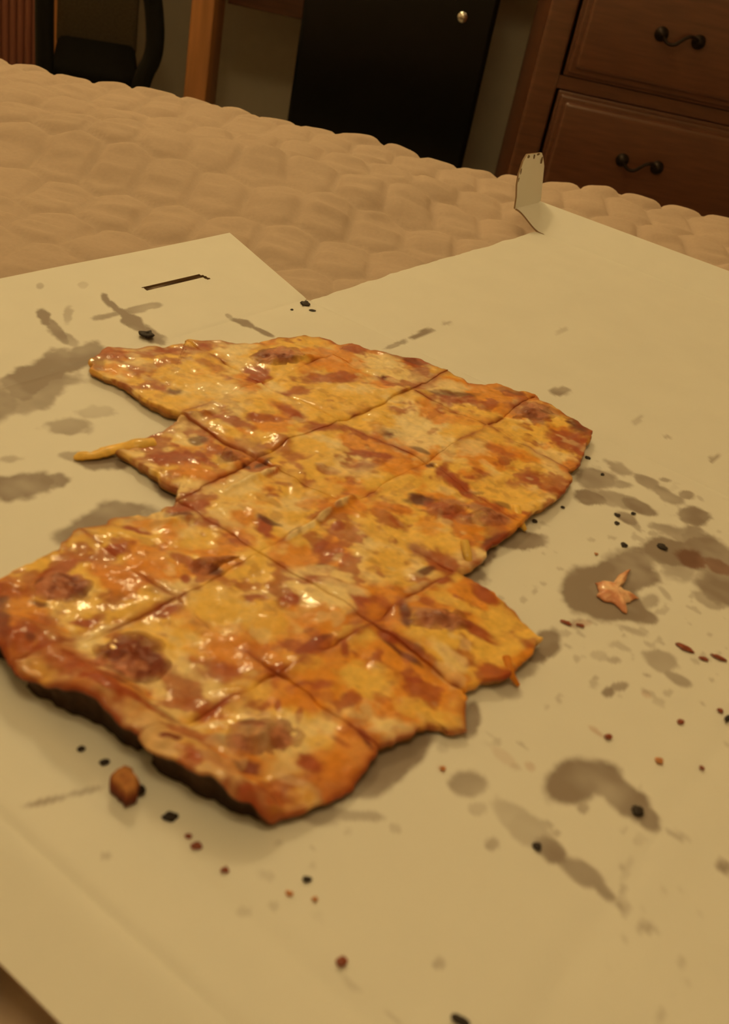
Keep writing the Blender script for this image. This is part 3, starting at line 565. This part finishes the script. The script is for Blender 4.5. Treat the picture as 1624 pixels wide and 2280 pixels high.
    me = mesh(Vv - np.array([cen[0], cen[1], 0]), F); add_col(me, np.concatenate(C)); link('crust', me, M_crust, root)
    # sausage half sunk in the cheese
    for mi, (mx, my, rx, ry, s) in enumerate(MEAT):
        p = at_z(mx, my, .009)
        if s < .5: continue
        # inside test by the angle-ray through the star-shaped piece
        dv = np.array(p[:2]) - cen; ang_b = np.arctan2(bnd[:, 1] - cen[1], bnd[:, 0] - cen[0]); k = int(np.argmin(np.abs(np.angle(np.exp(1j * (ang_b - math.atan2(dv[1], dv[0])))))))
        if np.linalg.norm(dv) > np.linalg.norm(bnd[k] - cen): continue
        nb2, nr2 = 64, 18; a = np.arange(nb2) / nb2 * 6.2832
        ex = np.array([at_z(mx + math.cos(t) * rx * (.95 + .4 * vnoise(math.cos(t) * 2 + mi, math.sin(t) * 2, 7)), my + math.sin(t) * ry * (.95 + .4 * vnoise(math.cos(t) * 2 + mi, math.sin(t) * 2, 8)), .009)[:2] for t in a])
        # keep it inside its own piece
        for q in range(nb2):
            dq = ex[q] - cen; kq = int(np.argmin(np.abs(np.angle(np.exp(1j * (ang_b - math.atan2(dq[1], dq[0]))))))); lim = np.linalg.norm(bnd[kq] - cen) - .003
            if np.linalg.norm(dq) > lim: ex[q] = cen + dq / np.linalg.norm(dq) * lim
        c0 = ex.mean(0); r2 = np.linspace(0, 1, nr2 + 1)[1:]
        g = c0 + (ex - c0)[None] * r2[:, None, None]; gx, gy = g[..., 0], g[..., 1]
        gz = ztop(gx, gy) + lift + (gx - cen[0]) * tilt[0] + (gy - cen[1]) * tilt[1] + .0016 * (1 - r2[:, None] ** 2) - .0003 + (fbm(gx, gy, 190, 400, 3) - .5) * .0030 * (1 - r2[:, None] ** 4)
        P3 = np.concatenate([[[c0[0], c0[1], float(gz[0].mean())]], np.stack([gx, gy, gz], -1).reshape(-1, 3)])
        ii = 1 + np.arange(nr2 * nb2).reshape(nr2, nb2); nx = np.roll(ii, -1, 1)
        F = [(0, int(u_), int(v_)) for u_, v_ in zip(ii[0], nx[0])] + np.stack([ii[:-1], ii[1:], nx[1:], nx[:-1]], -1).reshape(-1, 4).tolist()
        n1 = fbm(P3[:, 0], P3[:, 1], 130, 410, 3)[:, None]; n2 = fbm(P3[:, 0], P3[:, 1], 90, 420, 3)[:, None]
        base = pizza_colour(P3); meat = (DRK * .75 + RUS * .32) + (PNK * .75 + RUS * .2 - DRK) * ss(.42, .68, n1); wgt = (1 - np.concatenate([[0], np.repeat(r2, nb2)])[:, None] ** 5) * s * (.72 + .28 * ss(.62, .45, n2))
        me = mesh(P3 - np.array([cen[0], cen[1], 0]), F); add_col(me, base + (meat - base) * np.clip(wgt * 1.25, 0, 1)); link('sausage_slice', me, M_sausage, root)

def strand(key, name, pts, rads, colr):
    root, cen = pieces[key]
    P = [Vector((*at_z(x, y, z)[:2], z)) - Vector((cen[0], cen[1], 0)) for (x, y, z) in pts]
    # smooth the path
    for _ in range(2):
        Q = [P[0]]
        for a, b in zip(P[:-1], P[1:]): Q += [a * .75 + b * .25, a * .25 + b * .75]
        P = Q + [P[-1]]
    rr = np.interp(np.linspace(0, 1, len(P)), np.linspace(0, 1, len(rads)), rads)
    mb = MB().tube(P, [float(r) * (1 + .25 * (vnoise(i * .9, 3.0, 5) - .5)) for i, r in enumerate(rr)], 12, .6)
    o = mb.build(name, M_cheese, root, True); vv_ = np.array([v.co[:] for v in o.data.vertices])
    n1 = fbm(vv_[:, 0] + cen[0], vv_[:, 1] + cen[1], 160, 500, 3)[:, None]; add_col(o.data, np.array(colr) * (.75 + .5 * n1)); return o
strand((2, 3), 'cheese_strand', [(345, 985, .0052), (300, 992, .0044), (268, 997, .0030), (235, 1006, .0020), (205, 1016, .0016), (186, 1014, .0014), (166, 1021, .0010)], [.0030, .0042, .0030, .0034, .0024, .0030, .0010], YEL)
strand((4, 1), 'cheese_drip', [(1150, 1128, .006), (1155, 1150, .0052), (1162, 1166, .0036), (1171, 1181, .0012)], [.0020, .0022, .0016, .0008], YEL)
strand((3, 1), 'cheese_drip', [(1035, 1205, .0075), (1042, 1235, .006), (1045, 1252, .004), (1055, 1266, .0012)], [.0020, .0020, .0015, .0008], YEL * .85)
strand((2, 0), 'cheese_drip', [(1128, 1462, .006), (1136, 1490, .005), (1142, 1508, .003), (1156, 1527, .0010)], [.0017, .0017, .0013, .0007], ORA * .8 + RUS * .2)

# ------------------------------------------------------------------ loose bits on the box
def lump(name, px, py, rx, ry, h, mat, label, cat, group=None, rot=0.0, seed=0, z0=.0002, colr=None):
    c = at_z(px, py, h * .4); d = math.hypot(math.hypot(c[0], c[1]), H); k = d / F_PX
    el = math.asin(H / d); rx_m, ry_m = rx * k * .85, ry * k / math.sin(el) * .78
    fw = Vector((c[0], c[1], 0)).normalized(); rt = Vector((fw.y, -fw.x, 0))
    cr_, sr_ = math.cos(rot), math.sin(rot)
    v = []; n, m = 12, 7
    for i in range(m + 1):
        ph = math.pi * i / m
        for q in range(n):
            a = 2 * math.pi * q / n; j = .50 + .95 * float(vnoise(math.cos(a) * 1.6 + seed * 3.1, math.sin(a) * 1.6 + ph * 1.4, seed))
            x, y = math.sin(ph) * math.cos(a) * j, math.sin(ph) * math.sin(a) * j
            e = rt * (x * cr_ - y * sr_) * rx_m + fw * -(x * sr_ + y * cr_) * ry_m
            v.append((e.x, e.y, max(-h * .5, -math.cos(ph) * h * .5 * j) + h * .5 + z0))
    f = [(i * n + q, i * n + (q + 1) % n, (i + 1) * n + (q + 1) % n, (i + 1) * n + q) for i in range(m) for q in range(n)]
    o = link(name, mesh(v, f), mat); o.location = (c[0], c[1], 0)
    if colr is not None:
        vv_ = np.array(v); add_col(o.data, np.array(colr) * (.6 + .8 * fbm(vv_[:, 0] + c[0], vv_[:, 1] + c[1], 260, 510 + seed, 3)[:, None]))
    return tag(o, label, cat, group)
CR = [('b', 180, 1668, 11, 8), ('b', 232, 1697, 13, 9), ('b', 376, 1820, 20, 13), ('r', 421, 1862, 9, 7), ('r', 438, 1884, 16, 9), ('r', 500, 1938, 11, 9), ('b', 685, 1958, 12, 8), ('o', 645, 1991, 9, 7), ('o', 701, 2003, 7, 6),
 ('r', 762, 2141, 13, 11), ('b', 1024, 2272, 20, 12), ('b', 1420, 1806, 15, 12), ('b', 1198, 1886, 11, 9), ('b', 1390, 1213, 9, 6), ('b', 1476, 1218, 14, 7), ('b', 1310, 1020, 6, 4), ('b', 1342, 1057, 6, 3), ('b', 1374, 1165, 6, 4),
 ('r', 1526, 1444, 22, 7), ('r', 1566, 1467, 11, 5), ('r', 1600, 1464, 18, 6), ('r', 1516, 1608, 8, 6), ('r', 1355, 1642, 9, 7), ('o', 1468, 1695, 12, 8), ('r', 1563, 1711, 7, 5), ('r', 1604, 1582, 8, 6), ('b', 1620, 1600, 8, 9),
 ('r', 1293, 1393, 11, 5), ('r', 1260, 1386, 16, 5), ('o', 985, 1712, 8, 6), ('b', 681, 676, 13, 7), ('b', 697, 692, 9, 3), ('b', 1254, 1130, 5, 4), ('b', 1192, 1160, 7, 5), ('b', 1410, 1144, 5, 3), ('b', 650, 690, 4, 2), ('o', 1328, 1234, 5, 3), ('b', 1413, 1144, 4, 3), ('b', 1375, 1147, 9, 4)]
OWN = {(376, 1820): 'largest black crumb, beside the loose chunk of crust', (232, 1697): 'black crumb just behind the loose chunk of crust', (180, 1668): 'black crumb beside the rim piece with the largest sausage patch',
 (1420, 1806): 'round burnt crumb on the curved hook-shaped grease stain', (1198, 1886): 'burnt crumb on the long diagonal grease streak', (681, 676): 'black crumb in the notch between the slotted flap and the lid', (697, 692): 'flat dark sliver beside the crumb in the notch',
 (1476, 1218): 'elongated burnt crumb on the large grease stain, behind the cheese scrap', (1390, 1213): 'burnt crumb at the border of the large grease stain, behind the cheese scrap', (1526, 1444): 'longest dark red sauce flake, lying beyond the cheese scrap', (438, 1884): 'double reddish brown crumb in a row with small red ones',
 (762, 2141): 'single round dark red crumb near the front crease of the box', (1468, 1695): 'oval orange crumb behind the curved hook-shaped grease stain', (1293, 1393): 'dark red crumb beside the jagged outer pizza piece', (1260, 1386): 'thin red smear of sauce beside the jagged outer pizza piece', (985, 1712): 'orange crumb beside the pale round grease spot', (685, 1958): 'black crumb beside two small orange crumbs',
 (1024, 2272): 'wide black crumb by itself on the front part of the box', (1310, 1020): 'tiny burnt crumb beside the outer rim piece with dark red corner', (1192, 1160): 'tiny burnt crumb by the cheese drip of the yellow piece', (500, 1938): 'single small red crumb between the double crumb and the black one', (421, 1862): 'small red crumb touching the double reddish crumb'}
NM = {'b': ('burnt_crumb', M_burnt, 'small black burnt crust crumb on the white pizza box', 'burnt crumbs on the box'), 'r': ('sauce_crumb', M_saucec, 'small dark red sauce crumb on the white pizza box', 'red sauce crumbs on the box'), 'o': ('orange_crumb', M_orangec, 'small orange cheese crumb on the white pizza box', 'orange crumbs on the box')}
for i, (k, x, y, rx, ry) in enumerate(CR):
    nm, mt_, lb, gr = NM[k]; d = math.hypot(*at_z(x, y)[:2]); h = min(.0016, max(.0005, ry * math.hypot(d, H) / F_PX * .55))
    zb = .0002
    if x > 1390 and 1800 < y < 1810: zb = .0002
    lump(nm, x, y, rx, ry, h, mt_, OWN.get((x, y), lb), 'crumb', gr, random.uniform(-.5, .5), i + 1, zb)
fl = lump('burnt_flake', 328, 746, 23, 8, .003, M_burnt, 'long charred crust flake beside the pointed rim pizza piece', 'crumb', None, .35, 61)
# the loose chunk of crust in front of the corner piece
ck = empty('crust_chunk', at_z(285, 1740)); tag(ck, 'loose orange brown chunk of crust with a burnt base beside the corner pizza piece', 'crust')
o = lump('burnt_base', 304, 1763, 24, 11, .004, M_crust, '', '', None, .3, 72, .0002, (.03, .018, .012))
for kk in ('label', 'category', 'group'):
    if kk in o: del o[kk]
o.parent = ck; o.location = Vector(o.location) - ck.location
ol = [(247, 1732), (256, 1706), (274, 1690), (296, 1700), (310, 1728), (304, 1752), (286, 1760), (262, 1748)]
P0 = np.array([at_z(x, y, .007)[:2] for x, y in ol]); P0 = np.concatenate([np.stack([np.linspace(a[k], b[k], 6)[:-1] for k in (0, 1)], -1) for a, b in zip(P0, np.roll(P0, -1, 0))])
P0 = P0 + (np.stack([fbm(P0[:, 0], P0[:, 1], 300, 700, 3), fbm(P0[:, 0], P0[:, 1], 300, 710, 3)], -1) - .5) * .003; cc0 = P0.mean(0); n = len(P0); V = []; C = []
for sc_, z_, cl in ((1.0, .0003, (.09, .03, .015)), (1.05, .002, (.16, .035, .016)), (1.02, .0040, (.22, .05, .02)), (.88, .0056, (.42, .16, .045)), (.6, .0058, (.46, .19, .05)), (.3, .0056, (.40, .15, .04))):
    for p in P0:
        e = cc0 + (p - cc0) * sc_; V.append((e[0] - ck.location.x, e[1] - ck.location.y, z_ + (.0018 * float(fbm(e[:1], e[1:], 200, 720, 3)[0] - .5) if z_ > .001 else 0))); C.append(cl)
F = [(r * n + k, r * n + (k + 1) % n, (r + 1) * n + (k + 1) % n, (r + 1) * n + k) for r in range(5) for k in range(n)] + [tuple(range(n - 1, -1, -1)), tuple(5 * n + k for k in range(n))]
me = mesh(V, F); add_col(me, np.array(C)); link('bread_body', me, M_crust, ck)
# star-shaped scrap of cheese on the big grease stain
sc0 = at_z(1375, 1310, .003)
scp = [(1408, 1258), (1398, 1285), (1386, 1298), (1402, 1318), (1428, 1322), (1410, 1330), (1398, 1336), (1402, 1356), (1390, 1352), (1372, 1334), (1348, 1328), (1332, 1318), (1338, 1304), (1330, 1288), (1352, 1283), (1368, 1288), (1384, 1268)]
ex = []
for a, b in zip(scp, scp[1:] + scp[:1]):
    for t in (0, .34, .67): ex.append((a[0] + (b[0] - a[0]) * t + random.uniform(-1.5, 1.5), a[1] + (b[1] - a[1]) * t + random.uniform(-1.5, 1.5)))
ex = np.array([at_z(x, y, .003)[:2] for x, y in ex]) - np.array(sc0[:2]); n = len(ex); V = [(0, 0, .0028)]; 
for r in (.25, .5, .75, .92, 1.0):
    for e in ex:
        hh = .0022 * (1 - r ** 4) * (.6 + .8 * float(fbm(np.array([e[0] * r]), np.array([e[1] * r]), 200, 601, 3)[0])); V.append((e[0] * r, e[1] * r, hh + .0006))
for e in ex: V.append((e[0] * .95, e[1] * .95, .0002))
F = [(0, 1 + k, 1 + (k + 1) % n) for k in range(n)] + [(1 + r * n + k, 1 + (r + 1) * n + k, 1 + (r + 1) * n + (k + 1) % n, 1 + r * n + (k + 1) % n) for r in range(5) for k in range(n)]
me = mesh(V, F); VV = np.array(V); t1 = fbm(VV[:, 0], VV[:, 1], 200, 611, 3)[:, None]
add_col(me, np.array([.92, .58, .34]) + (np.array([.72, .30, .16]) - np.array([.92, .58, .34])) * ss(.42, .60, t1)); so = link('cheese_scrap', me, M_cheese); so.location = (sc0[0], sc0[1], 0)
tag(so, 'ragged star-shaped pinkish cheese scrap on a dark grease stain', 'cheese')

# ------------------------------------------------------------------ dresser
VD = 2.2; KD = VD / 1.8
dz = lambda z: .25 - (.25 - z) * KD
dr = empty('dresser', uv(.73, VD + .24, ZF), ROOM_ROT); tag(dr, 'reddish brown wooden dresser with wide drawers and curled dark pulls', 'dresser')
def dbox(u0, u1, v0, v1, z0, z1, b=0): return MB().box(u0 - .73, u1 - .73, v0 - VD - .24, v1 - VD - .24, z0 - ZF, z1 - ZF, b)
UD0, UD1 = .185, 1.275; rail = dz(.0085); pitch = .236; ztopd = rail + 2 * pitch
dbox(UD0, UD0 + .022, VD + .004, VD + .35, ZF, ztopd, .004).build('side_panel', M_wood, dr, True)
dbox(UD1 - .022, UD1, VD + .004, VD + .35, ZF, ztopd, .004).build('side_panel', M_wood, dr, True)
dbox(UD0 + .022, UD1 - .022, VD + .33, VD + .35, ZF + .05, ztopd).build('back_panel', M_wood, dr)
dbox(UD0 - .02, UD1 + .02, VD - .025, VD + .36, ztopd, ztopd + .028, .008).build('top', M_woodh, dr, True)
post = MB()
for u in (UD0, UD1 - .05): post.box(u - .73, u + .05 - .73, -.24 - .004, -.24 + .03, 0.0, ztopd - ZF, .006)
for k, (u) in enumerate((UD0, UD1 - .052)):
    dbox(u, u + .052, VD - .006, VD + .03, ZF, ztopd, .008).build('front_post', M_wood, dr, True)
zr = [rail + pitch * k for k in (-2, -1, 0, 1)]
for z in zr + [ztopd - .012]: dbox(UD0 + .052, UD1 - .052, VD + .002, VD + .025, z - .012, z + .012).build('rail', M_woodh, dr)
dbox(UD0 + .052, UD1 - .052, VD + .002, VD + .025, ZF + .01, zr[0] - .012).build('plinth', M_woodh, dr)
for z in zr:
    z0, z1 = z + .014, z + pitch - .014
    ua, ub = UD0 + .058, UD1 - .058
    # drawer front: field plus a stepped moulded border on every side
    m = dbox(ua, ub, VD - .004, VD + .018, z0, z1, .003)
    for (p, q_) in ((.006, .012), (.017, .021)):
        m.box(ua + p - .73, ub - p - .73, -.24 - q_, -.24 + .0, z0 + p - ZF, z1 - p - ZF, .0055 if p < .01 else .0085)
    dw = m.build('drawer', M_woodh, dr, True)
    for uc in (.437, ub - (.437 - ua)):
        hz = (z0 + z1) / 2 - ZF + .004; x = uc - .73; y = -.24 - .021
        h = MB()
        for s_ in (-1, 1):
            h.lathe([(.0, 0), (.013, 0), (.0135, .003), (.010, .006), (.0115, .010), (.0075, .016), (.003, .0185), (.0, .019)], (x + s_ * .036, y, hz), 'y', 18)
        pts = [(x - .036, y - .014, hz), (x - .024, y - .018, hz - .013), (x - .010, y - .02, hz - .013), (x, y - .021, hz - .003), (x + .010, y - .02, hz + .006), (x + .022, y - .018, hz + .008), (x + .036, y - .014, hz)]
        P = [Vector(p) for p in pts]
        for _ in range(2):
            Q = [P[0]]
            for a, b in zip(P[:-1], P[1:]): Q += [a * .75 + b * .25, a * .25 + b * .75]
            P = Q + [P[-1]]
        h.tube(P, .0035, 8); h.build('handle', M_iron, dw, True)

# ------------------------------------------------------------------ black mini fridge
VFR = 2.5; fu0, fu1 = at_v(662, 100, VFR)[0], at_v(1093, 100, VFR)[0]; fw_ = fu1 - fu0; fc = (fu0 + fu1) / 2
fr = empty('mini_fridge', uv(fc, VFR + .24, ZF), ROOM_ROT); tag(fr, 'glossy black mini fridge between the desk and the dresser', 'fridge')
MB().box(-fw_ / 2 + .004, fw_ / 2 - .004, -.185, .225, .02, .82, .01).build('body', M_blackm, fr, True)
MB().box(-fw_ / 2, fw_ / 2, -.24, -.192, .05, .825, .012).build('door', M_black, fr, True)
MB().box(-fw_ / 2 + .01, fw_ / 2 - .01, -.192, -.185, .055, .82).build('door_seal', M_blackm, fr)
lk = at_v(1030, 38, VFR - .0)
MB().lathe([(.0, .0), (.0125, .0), (.0125, .004), (.010, .008), (.0045, .010), (.0, .0102)], (lk[0] - fc, -.24, lk[2] - ZF), 'y', 24).build('lock', M_chrome, fr, True)
MB().box(fw_ / 2 - .045, fw_ / 2 - .02, -.262, -.238, .42 + .33, .42 + .38, .004).build('handle', M_blackm, fr, True)
for sx in (-1, 1):
    for y in (-.16, .2): MB().lathe([(.018, 0), (.018, .022)], (sx * (fw_ / 2 - .04), y, 0)).build('foot', M_blackm, fr, True)

# ------------------------------------------------------------------ desk, its leg panel in view
VK = 2.6; du0 = at_v(425, 20, VK)[0]; du1 = at_v(477, 20, VK)[0]; duR = .280; duL = at_v(84, 70, 2.62)[0] + .019
dk = empty('desk', uv((duL + duR) / 2, VK + .22, ZF), ROOM_ROT); tag(dk, 'long orange brown wooden desk standing over the black mini fridge', 'desk')
ox, oy = (duL + duR) / 2, VK + .22
def kbox(u0, u1, v0, v1, z0, z1, b=0): return MB().box(u0 - ox, u1 - ox, v0 - oy, v1 - oy, z0 - ZF, z1 - ZF, b)
kz = ZF + .85; ap = at_v(580, 24, VK + .14)[2]
for (ua, ub) in ((duL, duL + .05), (du0, du1), (duR - .05, duR)):
    for va in ((VK,) if ua == du0 else (VK, VK + .41)): kbox(ua, ub, va, va + (.13 if ua == du0 else .05), ZF, kz, .005).build('leg', M_desk, dk, True)
kbox(duL, duR + .005, VK - .03, VK + .48, kz, kz + .028, .006).build('top', M_desk, dk, True)  # unseen top, extended leftward to keep the wall behind in shade
dwr = kbox(du1 + .002, fu0 - .012, VK + .14, VK + .40, ap, kz, .003).build('drawer', M_wood, dk, True)
kbox((du1 + fu0) / 2 - .03, (du1 + fu0) / 2 + .03, VK + .122, VK + .142, ap + .09, ap + .105, .003).build('handle', M_iron, dwr, True)

# ------------------------------------------------------------------ black chair with loop arms, side-on to the bed
VC = 2.15
cl_, cr2 = at_v(105, 60, VC)[0], at_v(342, 60, VC)[0]; cu = (cl_ + cr2) / 2; hw = (cr2 - cl_) / 2
ch = empty('office_chair', uv(cu, VC, ZF), ROOM_ROT + .30); tag(ch, 'narrow black chair with curved tubular arms, between the ribbed cabinet and the desk', 'chair')
zs = at_v(222, 86, VC + .36)[2] - ZF
def smooth(P, k=2):
    P = [Vector(p) for p in P]
    for _ in range(k):
        Q = [P[0]]
        for a, b in zip(P[:-1], P[1:]): Q += [a * .75 + b * .25, a * .25 + b * .75]
        P = Q + [P[-1]]
    return P
def armpt(px, py):
    p = at_v(px, py, VC); return ((p[0] - cu) * .98, 0.0, p[2] - ZF)
right = [(.03, .04, zs - .16), (hw - .05, 0, zs - .145)] + [armpt(*q) for q in ((318, 172), (338, 140), (345, 95), (343, 40), (336, -20), (330, -70))]
left = [(-.03, .04, zs - .16), (-hw + .05, 0, zs - .165)] + [armpt(*q) for q in ((104, 178), (104, 140), (104, 90), (104, 40), (104, -20), (104, -70))]
for arm in (right, left):
    e = arm[-1]; o = MB().tube(smooth(arm + [(e[0], .04, e[2] + .03), (e[0], .14, e[2] + .035), (e[0], .29, e[2] + .03)]), .0185, 12).build('arm', M_blackm, ch, True)
    MB().box(e[0] - .022, e[0] + .022, .04, .31, e[2] + .035, e[2] + .062, .010).build('arm_pad', M_blackm, o, True)
MB().box(-hw + .012, hw - .022, .005, .37, zs - .11, zs, .022).build('seat', M_fabric, ch, True)
MB().box(-hw + .01, hw - .02, .375, .415, zs - .03, zs + .42, .015).build('backrest', M_backf, ch, True)
MB().tube([(0, .19, .09), (0, .19, zs - .11)], .027, 14).build('gas_column', M_blackm, ch, True)
for k in range(5):
    a = k * 1.2566 + .3; c, s_ = math.cos(a), math.sin(a)
    lg = MB().tube([(0, .19, .10), (c * .10, .19 + s_ * .10, .085), (c * .18, .19 + s_ * .18, .062)], [.026, .02, .014], 8).build('leg', M_blackm, ch, True)
    MB().lathe([(.0, -.012), (.022, -.012), (.025, 0), (.022, .012), (.0, .012)], (c * .18, .19 + s_ * .18, .026), 'y', 16).build('caster', M_blackm, lg, True)

# ------------------------------------------------------------------ ribbed cabinet at the left edge
VR = 2.62; ru = at_v(84, 70, VR)[0]
rc_ = empty('ribbed_cabinet', uv(ru - .26, VR + .2, ZF), ROOM_ROT); tag(rc_, 'reddish brown cabinet with a vertically ribbed front', 'cabinet')
MB().box(-.26, .26, -.185, .2, 0, .86, .004).build('body', M_wood, rc_, True)
MB().box(-.275, .275, -.215, .21, .86, .885, .006).build('top', M_wood, rc_, True)
rib = MB()
prof = [(math.cos(math.pi * k / 6) * .0088, -math.sin(math.pi * k / 6) * .008) for k in range(7)]
v = [(x, -.185 + y, z) for z in (.02, .855) for (x, y) in prof]; f = [(k, k + 1, k + 8, k + 7) for k in range(6)] + [tuple(range(6, -1, -1)), tuple(range(7, 14)), (0, 7, 13, 6)]
rme = mesh(v, [q[::-1] for q in f])
for k in range(28):
    o = bpy.data.objects.new('rib', rme); COL.objects.link(o); o.parent = rc_; o.location = (.25 - k * .0185, 0, 0)
rme.materials.append(M_rib)
